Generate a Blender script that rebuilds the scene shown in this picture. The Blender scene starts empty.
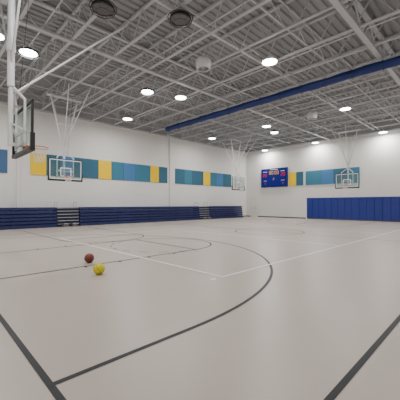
import bpy, math, random
from mathutils import Vector, Matrix
random.seed(4)
S=bpy.context.scene
C=S.collection
# ---------- camera frame (metres; X along main court, Y across) ----------
H=1.5; FPX=291.0; HOR=204.0
A=math.radians(45.7)
FX,FY=math.cos(A),math.sin(A); RX,RY=math.sin(A),-math.cos(A)
XW,YW=28.5,21.2; X0,Y0=-2.2,-4.0
ZB,ZD=7.7,8.7
def px_on_left(px,Y=YW):
    u=(px-200)/FPX; return Y*(FX+u*RX)/(FY+u*RY)
def px_on_right(px,X=XW):
    u=(px-200)/FPX; return X*(FY+u*RY)/(FX+u*RX)

# ---------- materials ----------
def mat(name,col,rough=0.6,metal=0.0,emit=None,estr=0,noise=0.0,nscale=5.0,bump=0.0,spec=0.5,alpha=None):
    m=bpy.data.materials.new(name); m.use_nodes=True
    nt=m.node_tree; b=nt.nodes['Principled BSDF']
    b.inputs['Base Color'].default_value=(*col,1)
    b.inputs['Roughness'].default_value=rough
    b.inputs['Metallic'].default_value=metal
    b.inputs['Specular IOR Level'].default_value=spec
    if emit:
        b.inputs['Emission Color'].default_value=(*emit,1); b.inputs['Emission Strength'].default_value=estr
    if noise>0 or bump>0:
        tc=nt.nodes.new('ShaderNodeTexCoord'); n=nt.nodes.new('ShaderNodeTexNoise')
        n.inputs['Scale'].default_value=nscale; n.inputs['Detail'].default_value=4
        nt.links.new(tc.outputs['Object'],n.inputs['Vector'])
        if noise>0:
            r=nt.nodes.new('ShaderNodeMapRange')
            r.inputs['To Min'].default_value=1-noise; r.inputs['To Max'].default_value=1+noise
            nt.links.new(n.outputs['Fac'],r.inputs['Value'])
            mx=nt.nodes.new('ShaderNodeVectorMath'); mx.operation='SCALE'
            mx.inputs[0].default_value=col
            nt.links.new(r.outputs['Result'],mx.inputs['Scale'])
            nt.links.new(mx.outputs['Vector'],b.inputs['Base Color'])
        if bump>0:
            bp=nt.nodes.new('ShaderNodeBump'); bp.inputs['Strength'].default_value=bump
            bp.inputs['Distance'].default_value=0.01
            nt.links.new(n.outputs['Fac'],bp.inputs['Height']); nt.links.new(bp.outputs['Normal'],b.inputs['Normal'])
    return m
M_floor=mat('rubber_floor',(0.465,0.405,0.36),0.36,noise=0.035,nscale=0.8,spec=0.38)
M_wall=mat('painted_block',(0.74,0.73,0.705),0.7,noise=0.02,nscale=1.0)
M_trimg=mat('grey_metal_panel',(0.40,0.41,0.42),0.6)
M_deck=mat('deck_paint',(0.33,0.34,0.36),0.6,noise=0.05,nscale=1)
M_steel=mat('joist_paint',(0.50,0.515,0.54),0.5)
M_white=mat('white_paint_metal',(0.68,0.69,0.70),0.4)
M_black=mat('black_metal',(0.015,0.015,0.018),0.45)
M_dline=mat('dark_line_paint',(0.016,0.017,0.022),0.5,spec=0.25)
M_wline=mat('white_line_paint',(0.92,0.92,0.92),0.5)
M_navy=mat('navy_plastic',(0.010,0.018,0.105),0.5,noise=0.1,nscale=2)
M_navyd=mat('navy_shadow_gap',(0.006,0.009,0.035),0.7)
M_pad=mat('royal_vinyl',(0.008,0.025,0.23),0.5)
M_curt=mat('curtain_vinyl',(0.006,0.022,0.15),0.5)
M_yel=mat('yellow_fabric',(0.90,0.60,0.008),0.85)
M_teal=mat('teal_fabric',(0.035,0.13,0.20),0.85)
M_blue=mat('blue_fabric',(0.06,0.19,0.40),0.85)
M_tealL=mat('light_teal_fabric',(0.045,0.19,0.29),0.85)
M_slate=mat('slate_fabric',(0.06,0.13,0.26),0.85)
M_orange=mat('rim_orange',(0.65,0.10,0.02),0.4)
M_net=mat('net_cord',(0.8,0.8,0.8),0.8)
M_alum=mat('aluminium',(0.55,0.55,0.56),0.35,metal=0.6)
M_lens=mat('lamp_lens',(1,1,1),0.4,emit=(1,0.98,0.94),estr=24)
M_lensoff=mat('lamp_lens_unlit',(0.12,0.12,0.13),0.3)
M_sb=mat('scoreboard_blue',(0.006,0.016,0.21),0.5,spec=0.2)
M_red=mat('led_red',(0.5,0.02,0.02),0.4,emit=(1,0.02,0.01),estr=0.5)
M_amb=mat('led_amber',(0.6,0.35,0.02),0.4,emit=(1,0.5,0.05),estr=0.4)
M_ballb=mat('ball_brown',(0.19,0.035,0.022),0.5,bump=0.4,nscale=120)
M_bally=mat('ball_yellow',(0.70,0.62,0.01),0.45,bump=0.3,nscale=120)
M_rub=mat('rubber_base',(0.10,0.10,0.11),0.6)
M_door=mat('door_paint',(0.66,0.65,0.63),0.5)
g=bpy.data.materials.new('tempered_glass'); g.use_nodes=True
nt=g.node_tree; nt.nodes.clear()
o=nt.nodes.new('ShaderNodeOutputMaterial'); mx=nt.nodes.new('ShaderNodeMixShader'); t=nt.nodes.new('ShaderNodeBsdfTransparent'); gl=nt.nodes.new('ShaderNodeBsdfGlossy')
t.inputs[0].default_value=(0.86,0.92,0.90,1); gl.inputs['Roughness'].default_value=0.05; mx.inputs[0].default_value=0.07
nt.links.new(t.outputs[0],mx.inputs[1]); nt.links.new(gl.outputs[0],mx.inputs[2]); nt.links.new(mx.outputs[0],o.inputs[0])
M_glass=g

# ---------- mesh builder ----------
class MB:
    def __init__(s): s.v=[];s.f=[];s.mi=[];s.m=[];s.sm=[]
    def slot(s,m):
        if m not in s.m: s.m.append(m)
        return s.m.index(m)
    def add(s,vs,fs,m,smooth=False):
        b=len(s.v); s.v+= [tuple(v) for v in vs]; k=s.slot(m)
        for f in fs: s.f.append([b+i for i in f]); s.mi.append(k); s.sm.append(smooth)
    def box(s,a,b,m):
        x0,y0,z0=[min(a[i],b[i]) for i in range(3)]; x1,y1,z1=[max(a[i],b[i]) for i in range(3)]
        s.add([(x0,y0,z0),(x1,y0,z0),(x1,y1,z0),(x0,y1,z0),(x0,y0,z1),(x1,y0,z1),(x1,y1,z1),(x0,y1,z1)],
          [(0,3,2,1),(4,5,6,7),(0,1,5,4),(1,2,6,5),(2,3,7,6),(3,0,4,7)],m)
    def beam(s,p,q,w,h,m):
        s.tube(p,q,w,m,n=4,h=h)
    def tube(s,p,q,r,m,n=8,r2=None,h=None,caps=True):
        p=Vector(p);q=Vector(q); d=(q-p).normalized()
        up=Vector((0,0,1)) if abs(d.z)<0.95 else Vector((1,0,0))
        a=d.cross(up).normalized(); b=a.cross(d).normalized()
        if r2 is None:r2=r
        vs=[]
        for c,rr in((p,r),(q,r2)):
            for i in range(n):
                if h is not None:
                    sx,sy=[(-1,-1),(1,-1),(1,1),(-1,1)][i]
                    vs.append(c+a*sx*r/2+b*sy*h/2)
                else:
                    t=2*math.pi*i/n; vs.append(c+a*math.cos(t)*rr+b*math.sin(t)*rr)
        fs=[(i,(i+1)%n,n+(i+1)%n,n+i) for i in range(n)]
        s.add(vs,fs,m,h is None and n>6)
        if caps: s.add(vs,[tuple(range(n))[::-1],tuple(range(n,2*n))],m)
    def lathe(s,prof,m,n=28):
        vs=[(r*math.cos(2*math.pi*i/n),r*math.sin(2*math.pi*i/n),z) for r,z in prof for i in range(n)]
        fs=[(k*n+i,k*n+(i+1)%n,(k+1)*n+(i+1)%n,(k+1)*n+i) for k in range(len(prof)-1) for i in range(n)]
        s.add(vs,fs,m,True)
    def ring(s,c,R,r,m,axis='Z',n=32,k=6,arc=(0,2*math.pi)):
        c=Vector(c); full=abs(arc[1]-arc[0]-2*math.pi)<1e-6
        N=n if full else n+1; vs=[]
        for i in range(N):
            t=arc[0]+(arc[1]-arc[0])*i/n
            for j in range(k):
                u=2*math.pi*j/k; rr=R+r*math.cos(u); z=r*math.sin(u)
                v=(rr*math.cos(t),rr*math.sin(t),z)
                if axis=='X': v=(v[2],v[0],v[1])
                if axis=='Y': v=(v[0],v[2],v[1])
                vs.append(c+Vector(v))
        fs=[]
        for i in range(n):
            i2=(i+1)%N
            for j in range(k): fs.append((i*k+j,i2*k+j,i2*k+(j+1)%k,i*k+(j+1)%k))
        s.add(vs,fs,m,True)
    def sphere(s,c,r,m,n=32,k=20):
        c=Vector(c); vs=[c+Vector((0,0,-r))]
        for i in range(1,k):
            p=-math.pi/2+math.pi*i/k
            for j in range(n):
                t=2*math.pi*j/n; vs.append(c+Vector((math.cos(p)*math.cos(t),math.cos(p)*math.sin(t),math.sin(p)))*r)
        vs.append(c+Vector((0,0,r))); fs=[]
        for j in range(n): fs.append((0,1+(j+1)%n,1+j)); fs.append((len(vs)-1,1+(k-2)*n+j,1+(k-2)*n+(j+1)%n))
        for i in range(k-2):
            for j in range(n): a=1+i*n+j; b=1+i*n+(j+1)%n; fs.append((a,b,b+n,a+n))
        s.add(vs,fs,m,True)
    def mesh(s,name):
        me=bpy.data.meshes.new(name); me.from_pydata(s.v,[],s.f)
        for m in s.m: me.materials.append(m)
        for i,p in enumerate(me.polygons): p.material_index=s.mi[i]; p.use_smooth=s.sm[i]
        me.update(); return me
    def obj(s,name,parent=None,loc=None):
        ob=bpy.data.objects.new(name,s.mesh(name)); C.objects.link(ob)
        if parent: ob.parent=parent
        if loc: ob.location=loc
        return ob
def link(name,me,parent=None,loc=(0,0,0)):
    ob=bpy.data.objects.new(name,me); C.objects.link(ob); ob.location=loc
    if parent: ob.parent=parent
    return ob
def empty(name,loc=(0,0,0),rz=0):
    e=bpy.data.objects.new(name,None); e.empty_display_size=0.3; e.location=loc; e.rotation_euler=(0,0,rz); C.objects.link(e); return e

# ---------- shell ----------
b=MB(); b.box((X0,Y0,-0.2),(XW,YW,0),M_floor); b.obj('floor')
b=MB(); b.box((X0-0.3,YW,-0.2),(XW+0.3,YW+0.3,ZD+0.3),M_wall); b.obj('wall_north')
b=MB(); b.box((XW,Y0-0.3,-0.2),(XW+0.3,YW,ZD+0.3),M_wall); b.obj('wall_east')
b=MB(); b.box((X0-0.3,Y0-0.3,-0.2),(XW,Y0,ZD+0.3),M_wall); b.obj('wall_south')
b=MB(); b.box((X0-0.3,Y0,-0.2),(X0,YW,ZD+0.3),M_wall); b.obj('wall_west')
XA,YA=X0+0.06,Y0+0.06
# corrugated deck, ribs along X
b=MB(); prof=[]; y=Y0
while y<YW-0.01:
    prof+=[(y,ZD),(y+0.16,ZD),(y+0.19,ZD+0.07),(y+0.29,ZD+0.07)]; y+=0.32
prof.append((YW,ZD)); prof=[(min(p[0],YW),p[1]) for p in prof]
vs=[(X0,p[0],p[1]) for p in prof]+[(XW,p[0],p[1]) for p in prof]; n=len(prof)
b.add(vs,[(i,i+1,n+i+1,n+i) for i in range(n-1)],M_deck)
b.box((X0,Y0,ZD+0.1),(XW,YW,ZD+0.3),M_deck)
b.obj('ceiling')
b=MB(); b.box((XA,YW-0.05,ZB+0.02),(XW-0.01,YW,ZD),M_trimg); b.beam((XA,YW-0.1,ZB),(XW-0.01,YW-0.1,ZB),0.18,0.12,M_steel); b.obj('trim_1')
b=MB(); b.box((XW-0.05,YA,ZB+0.02),(XW,YW-0.2,ZD),M_trimg); b.beam((XW-0.1,YA,ZB),(XW-0.1,YW-0.25,ZB),0.18,0.12,M_steel); b.obj('trim_2')
# baseboards
b=MB(); b.box((XA,YW-0.02,0),(XW-0.02,YW,0.12),M_rub); b.obj('baseboard_north')
b=MB(); b.box((XW-0.02,13.75,0),(XW,YW-0.02,0.12),M_rub); b.obj('baseboard_east')
# pilasters / downpipes on the north wall
for i,px in enumerate((18,170)):
    x=px_on_left(px)
    b=MB(); b.box((x-0.10,YW-0.12,0.0),(x+0.10,YW,ZB-0.08),M_wall); b.obj('trim_%d'%(i+3))
# ---------- joists ----------
roof=empty('roof_structure')
b=MB(); zt=ZD-0.04
xs=[]; x=-1.0
while x<XW-0.5: xs.append(x); x+=1.72
for x in xs:
    b.box((x-0.055,YA,zt-0.06),(x+0.055,YW-0.2,zt+0.03),M_steel)
    b.box((x-0.055,YA,ZB-0.025),(x+0.055,YW-0.2,ZB+0.025),M_steel)
    y=YA; k=0
    while y<YW-0.9:
        y2=y+0.62
        b.beam((x,y,ZB if k%2==0 else zt),(x,y2,zt if k%2==0 else ZB),0.035,0.035,M_steel)
        y=y2;k+=1
b.obj('roof_joists',roof)
# bridging (along X)
b=MB()
for y in (-1.5,1.9,5.2,9.9,13.6,17.0,19.6):
    b.beam((XA,y,ZB+0.05),(XW-0.1,y,ZB+0.05),0.05,0.05,M_steel)
    b.beam((XA,y,zt-0.1),(XW-0.1,y,zt-0.1),0.05,0.05,M_steel)
    for i in range(len(xs)-1):
        if i%2==0: b.beam((xs[i],y,ZB),(xs[i+1],y,zt),0.03,0.03,M_steel)
        b.beam((xs[i+1],y,ZB),(xs[i],y,zt),0.03,0.03,M_steel)
b.obj('joist_bridging',roof)
# girder trusses along X
for y in (3.4,11.2):
    b=MB(); z0=ZB-0.05
    b.box((XA,y-0.09,z0-0.05),(XW-0.1,y+0.09,z0+0.02),M_steel); b.box((XA,y-0.09,zt-0.14),(XW-0.1,y+0.09,zt-0.06),M_steel)
    x=XA;k=0
    while x<XW-1:
        b.beam((x,y,z0 if k%2==0 else zt-0.1),(x+0.86,y,zt-0.1 if k%2==0 else z0),0.05,0.05,M_steel); x+=0.86;k+=1
    b.obj('girder_truss',roof)
# pipes
b=MB()
for y,z,r in ((7.5,7.95,0.05),(15.4,7.95,0.05),(0.4,7.95,0.05)):
    b.tube((XA,y,z),(XW-0.1,y,z),r,M_white)
for x in (3.3,7.6,12,16.3,20.6,24.9):
    b.tube((x,YA,8.05),(x,YW-0.2,8.05),0.025,M_white)
    for y in (-2,1,4,7,10,13,16,19): b.tube((x,y,8.05),(x,y,7.85),0.02,M_white)
b.obj('sprinkler_pipes',roof)
b=MB()
for y in (0.9,6.6,12.3,18.0): b.tube((XA,y+0.2,ZB-0.06),(XW-0.1,y+0.2,ZB-0.06),0.018,M_alum)
b.obj('lighting_conduit',roof)

# ---------- high bay lights ----------
b=MB()
b.tube((0,0,0.0),(0,0,0.06),0.32,M_white,24)
b.tube((0,0,0.06),(0,0,0.16),0.2,M_white,24,r2=0.10)
for i in range(12):
    t=i*math.pi/6; b.beam((0.10*math.cos(t),0.10*math.sin(t),0.1),(0.3*math.cos(t),0.3*math.sin(t),0.08),0.01,0.06,M_alum)
b.tube((0,0,0.16),(0,0,0.26),0.015,M_alum)
b.tube((0,0,-0.012),(0,0,0.0),0.30,M_lens,24)
hb=b.mesh('high_bay_light')
ld=bpy.data.lights.new('lamp','AREA'); ld.shape='DISK'; ld.size=0.58; ld.energy=155; ld.color=(1,0.98,0.95); 
ld2=bpy.data.lights.new('lamp_glow','POINT'); ld2.shadow_soft_size=0.15; ld2.energy=15; ld2.color=(1,0.98,0.95)
for x in (1.9,10.5,19.1,27.6):
    for y in (0.9,6.6,12.3,18.0):
        e=empty('high_bay_light',(x,y,7.42)); link('fixture',hb,e)
        l=link('lamp',ld,e,(0,0,-0.03)); link('lamp_glow',ld2,e,(0,0,-0.2))
# round fixtures with black housings and wire guards
def caged(lens):
    b=MB()
    b.lathe([(0.34,0.0),(0.33,0.06),(0.22,0.12),(0.12,0.16),(0.10,0.2),(0.001,0.2)],M_black)
    b.tube((0,0,0.2),(0,0,0.26),0.02,M_alum)
    b.tube((0,0,-0.012),(0,0,0.002),0.31,lens,28)
    b.ring((0,0,0.03),0.40,0.012,M_black); b.ring((0,0,-0.07),0.36,0.01,M_black); b.ring((0,0,-0.11),0.2,0.006,M_black)
    for i in range(8):
        t=i*math.pi/4; c,s=math.cos(t),math.sin(t)
        b.tube((0.32*c,0.32*s,0.05),(0.40*c,0.40*s,0.03),0.006,M_black,5)
        b.tube((0.40*c,0.40*s,0.03),(0.36*c,0.36*s,-0.07),0.006,M_black,5)
        b.tube((0.36*c,0.36*s,-0.07),(0.2*c,0.2*s,-0.11),0.005,M_black,5)
    return b.mesh('caged_pendant_light')
cf=caged(M_lens); cfo=caged(M_lensoff)
ld3=bpy.data.lights.new('lamp','AREA'); ld3.shape='DISK'; ld3.size=0.6; ld3.energy=110; ld3.color=(0.95,0.97,1)
for x,y in ((3.1,12.8),(8.7,12.9),(21.2,12.9)):
    e=empty('caged_pendant_light',(x,y,7.42)); link('fixture',cf,e); link('lamp',ld3,e,(0,0,-0.03))
for x,y in ((6.0,7.05),(4.0,8.3)):
    link('caged_pendant_light',cfo,None,(x,y,7.42))
# destratification fans
b=MB()
b.lathe([(0.25,-0.27),(0.29,-0.22),(0.33,-0.12),(0.34,-0.02),(0.32,0.08),(0.26,0.16),(0.16,0.2),(0.001,0.21)],M_white)
b.ring((0,0,-0.27),0.25,0.02,M_white)
for R in (0.07,0.13,0.19): b.ring((0,0,-0.27),R,0.006,M_alum,n=24,k=4)
for i in range(8):
    t=i*math.pi/4; b.beam((0,0,-0.27),(0.25*math.cos(t),0.25*math.sin(t),-0.27),0.012,0.012,M_alum)
    b.add([(0.04*math.cos(t),0.04*math.sin(t),-0.16),(0.25*math.cos(t),0.25*math.sin(t),-0.19),(0.25*math.cos(t+.5),0.25*math.sin(t+.5),-0.12),(0.04*math.cos(t+.5),0.04*math.sin(t+.5),-0.13)],[(0,1,2,3)],M_white)
b.tube((0,0,-0.2),(0,0,-0.08),0.07,M_white,16)
for i in range(3):
    t=i*2.094; b.tube((0.2*math.cos(t),0.2*math.sin(t),0.18),(0.25*math.cos(t),0.25*math.sin(t),0.45),0.008,M_alum,6)
fan=b.mesh('fan_unit')
for x,y in ((8.6,8.6),(18.8,8.6)): link('destratification_fan',fan,None,(x,y,7.45))

# ---------- divider curtain ----------
e=empty('divider_curtain'); xc=13.9
b=MB(); ya,yb=Y0+1.0,17.9
n=14
N=60
vs=[];fs=[]
for i in range(N+1):
    y=ya+(yb-ya)*i/N
    for j in range(n):
        t=2*math.pi*j/n; r=0.185+0.018*math.sin(3*t+i*0.7)+0.01*math.sin(i*1.7)
        vs.append((xc+r*math.cos(t),y,7.3+r*0.95*math.sin(t)))
for i in range(N):
    for j in range(n): fs.append((i*n+j,i*n+(j+1)%n,(i+1)*n+(j+1)%n,(i+1)*n+j))
fs.append(tuple(range(n))); fs.append(tuple(range(N*n,N*n+n)))
b.add(vs,fs,M_curt,True); b.obj('rolled_curtain',e)
b=MB(); y=ya+0.3
while y<yb:
    b.ring((xc,y,7.3),0.21,0.012,M_black,axis='Y',n=16,k=4)
    b.tube((xc,y,7.49),(xc,y,7.56),0.012,M_black,6); y+=1.2
b.tube((xc,ya,7.54),(xc,yb,7.54),0.025,M_white); b.obj('straps',e)

# ---------- wall panels ----------
G=0.004
def panels_left(name,segs,z0,z1):
    b=MB()
    for a,c,m in segs:
        x0,x1=max(XA,px_on_left(a)),px_on_left(c); k=max(1,round((x1-x0)/1.25)); w=(x1-x0)/k
        for i in range(k): b.box((x0+i*w+0.008,YW-0.06,z0),(x0+(i+1)*w-0.008,YW-G,z1),m)
    b.obj(name)
Z0,Z1=3.42,4.84
panels_left('acoustic_panels',[(-20,7,M_slate)],Z0,Z1)
panels_left('acoustic_panels',[(30,46,M_yel),(46,60,M_teal),(60,74,M_blue),(74,98,M_teal),(98,111,M_yel),(111,123,M_tealL),(123,135,M_blue),(135,150,M_tealL),(150,158.5,M_yel),(158.5,167,M_teal)],Z0,Z1)
panels_left('acoustic_panels',[(175,184,M_teal),(184,192,M_tealL),(192,203,M_teal),(203,210,M_yel),(210,216,M_tealL),(216,223,M_blue),(223,231,M_teal)],Z0,Z1)
b=MB()
for a,c,m in [(289,296.5,M_yel),(296.5,303.5,M_teal),(306,322,M_tealL),(322,334,M_blue),(334,347,M_teal),(347,360,M_tealL)]:
    y0,y1=px_on_right(a),px_on_right(c); k=max(1,round(abs(y1-y0)/1.25)); w=(y1-y0)/k
    for i in range(k): b.box((XW-0.06,y0+i*w-0.008,Z0),(XW-G,y0+(i+1)*w+0.008,Z1),m)
b.obj('acoustic_panels')

# ---------- wall pads ----------
b=MB(); y=13.6
while y>Y0+0.7:
    y1=y-0.61
    c=0.012
    x0,x1=XW-G,XW-0.07
    vs=[(x0,y,0.1),(x0,y1,0.1),(x0,y1,2.12),(x0,y,2.12),(x1,y-c,0.1+c),(x1,y1+c,0.1+c),(x1,y1+c,2.12-c),(x1,y-c,2.12-c),
        ]
    b.add(vs,[(4,5,6,7),(0,1,5,4),(1,2,6,5),(2,3,7,6),(3,0,4,7)],M_pad)
    y=y1
b.box((XW-0.02,y,0.0),(XW-G,13.6,0.1),M_rub)
b.obj('safety_padding')

# ---------- scoreboard ----------
sy0,sy1=px_on_right(288.0),px_on_right(262)
zc0,zc1=3.38,5.45
e=empty('scoreboard',(XW-G,(sy0+sy1)/2,(zc0+zc1)/2))
w=sy1-sy0; h=zc1-zc0
b=MB(); b.box((-0.14,-w/2,-h/2),(0,w/2,h/2),M_sb)
for z in (-h/2,h/2-0.04): b.box((-0.16,-w/2,z),(-0.13,w/2,z+0.04),M_navy)
for y in (-w/2,w/2-0.04): b.box((-0.16,y,-h/2),(-0.13,y+0.04,h/2),M_navy)
b.obj('cabinet',e)
SEG={'0':'abcdef','1':'bc','2':'abged','3':'abgcd','4':'fgbc','5':'afgcd','6':'afgedc','7':'abc','8':'abcdefg'}
def digit(b,ch,y,z,s,m):
    # viewer looks along +X: screen right is -Y
    W=s*0.5;T=s*0.1
    P={'a':((0,s),(W,s)),'b':((W,s),(W,s/2)),'c':((W,s/2),(W,0)),'d':((0,0),(W,0)),'e':((0,0),(0,s/2)),'f':((0,s/2),(0,s)),'g':((0,s/2),(W,s/2))}
    for k in SEG[ch]:
        p,q=P[k]; b.beam((-0.15,y-p[0],z+p[1]),(-0.15,y-q[0],z+q[1]),T,T,m)
b=MB()
for i,ch in enumerate('80'): digit(b,ch,0.55-i*0.3,0.38,0.34,M_amb)
for i,ch in enumerate('00'): digit(b,ch,-0.12-i*0.3,0.38,0.34,M_amb)
for sgn in (1,-1):
    for i,ch in enumerate('20'): digit(b,ch,sgn*1.15+0.24-i*0.28,0.15,0.32,M_red)
    digit(b,'4',sgn*1.1+0.05,-0.75,0.2,M_red)
digit(b,'2',0.08,-0.25,0.24,M_amb)
b.obj('led_digits',e)
b=MB()
for sgn in (1,-1):
    b.box((-0.145,sgn*1.1-0.25,0.66),(-0.14,sgn*1.1+0.25,0.71),M_wline)
    b.box((-0.145,sgn*1.1-0.2,-0.34),(-0.14,sgn*1.1+0.2,-0.30),M_wline)
b.box((-0.145,-0.5,0.88),(-0.14,0.5,0.92),M_wline)
b.obj('labels',e)

# ---------- basketball hoops (local: faces +X, board face at x=0, rim height abs) ----------
BH0,BH1=2.86,4.05; BW=0.915
b=MB(); b.box((-0.02,-BW+0.03,BH0+0.03),(0,BW-0.03,BH1-0.03),M_glass); glassm=b.mesh('glass')
def framemesh(M):
    b=MB()
    for z in (BH0,BH1-0.04): b.box((-0.05,-BW,z),(0.005,BW,z+0.04),M)
    for y in (-BW,BW-0.04): b.box((-0.05,y,BH0),(0.005,y+0.04,BH1),M)
    t=0.045
    for z in (BH0+0.045,BH1-0.04-t): b.box((0.0,-BW+0.04,z),(0.004,BW-0.04,z+t),M_wline)
    for y in (-BW+0.04,BW-0.04-t): b.box((0,y,BH0+0.04),(0.004,y+t,BH1-0.04),M_wline)
    for z in (3.06,3.06+0.46): b.box((0,-0.305,z),(0.004,0.305,z+0.05),M_wline)
    for y in (-0.305,0.255): b.box((0,y,3.06),(0.004,y+0.05,3.56),M_wline)
    return b.mesh('frame')
frameB=framemesh(M_black)
b=MB()  # padding along bottom and lower sides
b.box((-0.08,-BW-0.03,BH0-0.06),(0.03,BW+0.03,BH0+0.03),M_black)
for s in (-1,1): b.box((-0.07,s*(BW+0.03),BH0),(0.03,s*(BW-0.025),BH0+0.38),M_black)
padm=b.mesh('edge_padding')
b=MB(); rc=0.38
b.ring((rc,0,3.05),0.2286,0.012,M_orange,n=32,k=8)
b.box((0,-0.09,2.96),(0.015,0.09,3.09),M_orange)
b.beam((0.0,-0.08,3.03),(rc-0.2,-0.12,3.05),0.02,0.03,M_orange); b.beam((0.0,0.08,3.03),(rc-0.2,0.12,3.05),0.02,0.03,M_orange)
b.beam((0,0,2.97),(rc-0.22,0,3.04),0.1,0.012,M_orange)
rimm=b.mesh('rim')
b=MB(); K=12
def np(i,l):
    R=[0.226,0.19,0.155,0.13,0.12][l]; t=2*math.pi*(i+0.5*(l%2))/K
    return (rc+R*math.cos(t),R*math.sin(t),3.04-0.1*l)
for l in range(4):
    for i in range(K):
        b.tube(np(i,l),np(i,l+1),0.005,M_net,5)
        b.tube(np(i,l),np(i+(1 if l%2 else -1),l+1),0.005,M_net,5)
netm=b.mesh('net')
def support(b,front):
    zh=4.55; top=ZB-0.05
    for s in (-1,1):
        b.beam((-0.08,s*0.45,BH0+0.1),(-0.08,s*0.45,BH1+0.12),0.05,0.05,M_white)
        b.beam((-0.08,s*0.45,BH1+0.1),(-0.25,0,zh),0.05,0.05,M_white)
        b.beam((-0.08,s*0.45,BH0+0.5),(-0.30,0,3.6),0.04,0.04,M_white)
    b.beam((-0.08,-0.5,BH0+0.5),(-0.08,0.5,BH0+0.5),0.05,0.05,M_white)
    b.beam((-0.08,-0.5,3.05),(-0.08,0.5,3.05),0.05,0.05,M_white)
    b.tube((-0.3,0,3.0),(-0.3,0,zh+0.3),0.06,M_white,12)
    b.beam((-0.3,0,3.05),(0,0,3.05),0.08,0.08,M_white)
    if front:
        b.tube((-0.3,0,zh),(-0.3,0,top),0.085,M_white,14)
        b.tube((-0.3,0,zh+0.9),(-0.3,0,zh+1.15),0.105,M_white,14)
        b.tube((-0.3,0,zh-0.25),(3.1,0,top),0.028,M_white)
        for s in (-1,1): b.tube((-0.3,0,zh+0.5),(-0.3,s*1.6,top),0.03,M_white)
    else:
        for s in (-1,1):
            b.tube((-0.3,0,zh-0.1),(-0.3,s*0.75,top),0.045,M_white)
            b.tube((-0.3,0,zh+0.3),(1.9,s*0.55,top),0.025,M_white)
        b.beam((-0.3,-0.38,6.1),(-0.3,0.38,6.1),0.05,0.05,M_white)
        b.tube((-0.3,0,zh),(-2.0,0,top),0.03,M_white)
    b.box((-0.5,-1.7 if front else -0.95,top-0.04),(-0.1,1.7 if front else 0.95,top+0.01),M_steel)
    b.tube((0.2,0.3,top),(-0.1,0.1,BH1+0.1),0.006,M_black,6)
b=MB(); support(b,True); supA=b.mesh('support_frame')
b=MB(); support(b,False); supB=b.mesh('support_frame')
CY=8.8; BX=0.81
for (x,y,rz,sm) in ((BX+1.22,CY,0,supA),(25.7,CY,math.pi,supB),(6.1,17.2,-math.pi/2,supB),(21.9,17.2,-math.pi/2,supB)):
    e=empty('basketball_hoop',(x,y,0),rz)
    for nme,m in (('glass_backboard',glassm),('frame',frameB),('edge_padding',padm),('rim',rimm),('net',netm),('support_frame',sm)): link(nme,m,e)

# ---------- bleachers ----------
def bleacher(px0,px1):
    x0,x1=max(XA,px_on_left(px0,20.1)),px_on_left(px1,20.1)
    b=MB(); n=6; hh=1.27/n
    for i in range(n):
        yf=20.1+0.03*i
        z=i*hh
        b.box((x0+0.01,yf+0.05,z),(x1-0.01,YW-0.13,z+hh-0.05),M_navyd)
        k=max(1,round((x1-x0)/3.0)); w=(x1-x0)/k
        for j in range(k):
            b.box((x0+j*w+0.012,yf-0.02,z+0.055 if i else 0.02),(x0+(j+1)*w-0.012,yf+0.05,z+hh-0.012),M_navy)
    b.box((x0,20.3,1.25),(x1,YW-0.13,1.28),M_navy)
    b.obj('retractable_bleachers')
def aisle(px0,px1):
    x0,x1=px_on_left(px0,20.1),px_on_left(px1,20.1)
    b=MB(); n=6; hh=1.27/n
    for i in range(n):
        yf=20.14+0.03*i; z=i*hh
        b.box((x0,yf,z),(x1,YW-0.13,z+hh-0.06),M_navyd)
        b.box((x0,yf-0.01,z+hh-0.06),(x1,YW-0.13,z+hh),M_navy)
        b.box((x0+0.05,yf-0.02,z+hh-0.05),(x1-0.05,yf+0.0,z+hh-0.015),M_alum)
    xm=(x0+x1)/2
    for dx in (-0.28,0.28):
        b.box((xm+dx-0.16,19.75,0),(xm+dx+0.16,20.1,0.2),M_rub)
        b.box((xm+dx-0.16,19.74,0.19),(xm+dx+0.16,20.1,0.22),M_alum)
    for s in (x0+0.1,x1-0.1):
        b.tube((s,20.45,1.27),(s,20.45,1.62),0.02,M_alum); b.tube((s,20.95,1.27),(s,20.95,1.62),0.02,M_alum); b.tube((s,20.45,1.62),(s,20.95,1.62),0.02,M_alum)
    b.obj('bleacher_aisle_steps')
bleacher(-45,57); aisle(57.2,80); bleacher(80.2,199.5); aisle(199.7,210.5); bleacher(210.7,243)

# ---------- east door ----------
b=MB(); ye=px_on_right(254)
b.box((XW-0.03,ye-0.55,0.0),(XW-G,ye+0.55,2.2),M_door)
b.box((XW-0.05,ye-0.47,0.02),(XW-0.03,ye+0.47,2.12),M_wall)
b.box((XW-0.10,ye-0.4,1.0),(XW-0.05,ye+0.4,1.06),M_alum)
b.obj('door_1')

# ---------- court lines ----------
def seg(b,p,q,w,m,z=0.003):
    p=Vector((*p,z));q=Vector((*q,z)); d=(q-p).normalized(); n=Vector((-d.y,d.x,0))*w/2
    b.add([p-n,q-n,q+n,p+n],[(0,1,2,3)],m)
def arc(b,c,r,a0,a1,w,m,z=0.003,n=64,dash=False):
    for i in range(n):
        if dash and i%4>1: continue
        t0=a0+(a1-a0)*i/n;t1=a0+(a1-a0)*(i+1)/n
        vs=[(c[0]+(r+s)*math.cos(t),c[1]+(r+s)*math.sin(t),z) for t in(t0,t1) for s in(-w/2,w/2)]
        b.add(vs,[(0,1,3,2)],m)
W=0.058; XE=26.9; YS,YN=0.92,16.7
b=MB(); pi=math.pi
seg(b,(BX,YS-W/2),(BX,YN+W/2),W,M_dline); seg(b,(XE,YS-W/2),(XE,YN+W/2),W,M_dline)
seg(b,(BX,YS),(XE,YS),W,M_dline); seg(b,(BX,YN),(XE,YN),W,M_dline)
xm=(BX+XE)/2; seg(b,(xm,YS),(xm,YN),W,M_dline,0.004)
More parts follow.
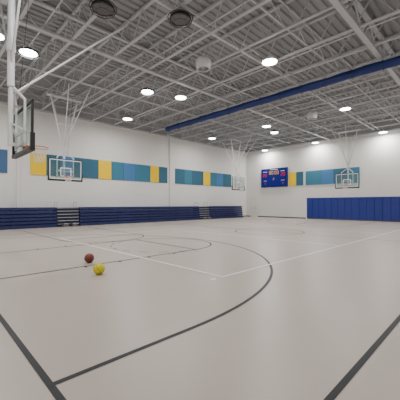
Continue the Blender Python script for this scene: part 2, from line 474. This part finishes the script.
arc(b,(xm,CY),1.83,0,2*pi,W,M_dline)
R3=6.2
for xb,s in ((BX,1),(XE,-1)):
    xh=xb+s*1.6
    seg(b,(xb,CY-R3),(xh,CY-R3),W,M_dline,0.0035); seg(b,(xb,CY+R3),(xh,CY+R3),W,M_dline,0.0035)
    arc(b,(xh,CY),R3,-pi/2 if s>0 else pi/2, pi/2 if s>0 else 3*pi/2,W,M_dline)
    xf=xb+s*5.79
    for y in (CY-1.83,CY+1.83): seg(b,(xb,y),(xf,y),W,M_dline,0.0035)
    seg(b,(xf,CY-1.83),(xf,CY+1.83),W,M_dline,0.0045)
    arc(b,(xf,CY),1.83,-pi/2 if s>0 else pi/2, pi/2 if s>0 else 3*pi/2,W,M_dline)
    arc(b,(xf,CY),1.83,pi/2 if s>0 else -pi/2, 3*pi/2 if s>0 else pi/2,W*0.7,M_dline,dash=True,n=36)
    for k in (2.1,3.0,3.9,4.8):
        for y,d in ((CY-1.83,-0.15),(CY+1.83,0.15)): seg(b,(xb+s*k,y),(xb+s*k,y+d),W,M_dline,0.005)
# cross courts
for xh in (6.1,21.9):
    for d in(-1.83,1.83): seg(b,(xh+d,18.4),(xh+d,12.6),0.05,M_dline,0.004)
    seg(b,(xh-1.83,12.6),(xh+1.83,12.6),0.05,M_dline,0.005)
    arc(b,(xh,12.6),1.83,pi,2*pi,0.05,M_dline,0.0055)
b.obj('basketball_court_lines')
b=MB(); VX0,VX1,VY0,VY1=4.52,22.7,3.97,13.35; W2=0.055
seg(b,(VX0-W2/2,VY0),(VX1,VY0),W2,M_wline,0.006); seg(b,(VX0-W2/2,VY1),(VX1,VY1),W2,M_wline,0.006)
seg(b,(VX0,VY0),(VX0,VY1),W2,M_wline,0.0065); seg(b,(VX1,VY0),(VX1,VY1),W2,M_wline,0.0065)
seg(b,(xm-3,VY0),(xm-3,VY1),W2,M_wline,0.0065); seg(b,(xm+3,VY0),(xm+3,VY1),W2,M_wline,0.0065)
seg(b,(VX0-0.2,VY0),(VX0-0.35,VY0),W2,M_wline,0.006)
b.obj('volleyball_court_lines')

# ---------- balls ----------
def ball(name,px,pyc,m,rot):
    r=0.12; z=FPX*(H-r)/(pyc-HOR); u=(px-200)/FPX
    e=empty(name,(z*(FX+u*RX),z*(FY+u*RY),r+0.001)); e.rotation_euler=rot
    b=MB(); b.sphere((0,0,0),r,m); b.obj('shell',e)
    b=MB(); q=r-0.0015
    b.ring((0,0,0),q,0.003,M_black,'Z',48,5); b.ring((0,0,0),q,0.003,M_black,'X',48,5)
    for s in (-1,1):
        pts=[]
        for i in range(49):
            t=2*pi*i/48
            v=Vector((math.cos(t)*0.62,s*(0.62+0.25*math.cos(2*t)),math.sin(t)*0.75)).normalized()*q
            pts.append(v)
        for i in range(48): b.tube(pts[i],pts[i+1],0.003,M_black,5)
    b.obj('seams',e)
ball('basketball',89.5,258,M_ballb,(0.5,0.4,0.3))
ball('basketball',99.3,268.5,M_bally,(1.0,0.2,0.9))

# ---------- world, camera ----------
w=bpy.data.worlds.new('World'); S.world=w; w.use_nodes=True
w.node_tree.nodes['Background'].inputs[0].default_value=(0.8,0.85,0.9,1); w.node_tree.nodes['Background'].inputs[1].default_value=0.1
cd=bpy.data.cameras.new('camera'); cam=bpy.data.objects.new('camera',cd); C.objects.link(cam)
cam.location=(0,0,H); cd.sensor_width=36; cd.lens=FPX/400*36; cd.clip_start=0.05
pitch=math.atan(4/FPX)
d=Vector((FX*math.cos(pitch),FY*math.cos(pitch),math.sin(pitch)))
cam.rotation_euler=d.to_track_quat('-Z','Y').to_euler()
S.camera=cam
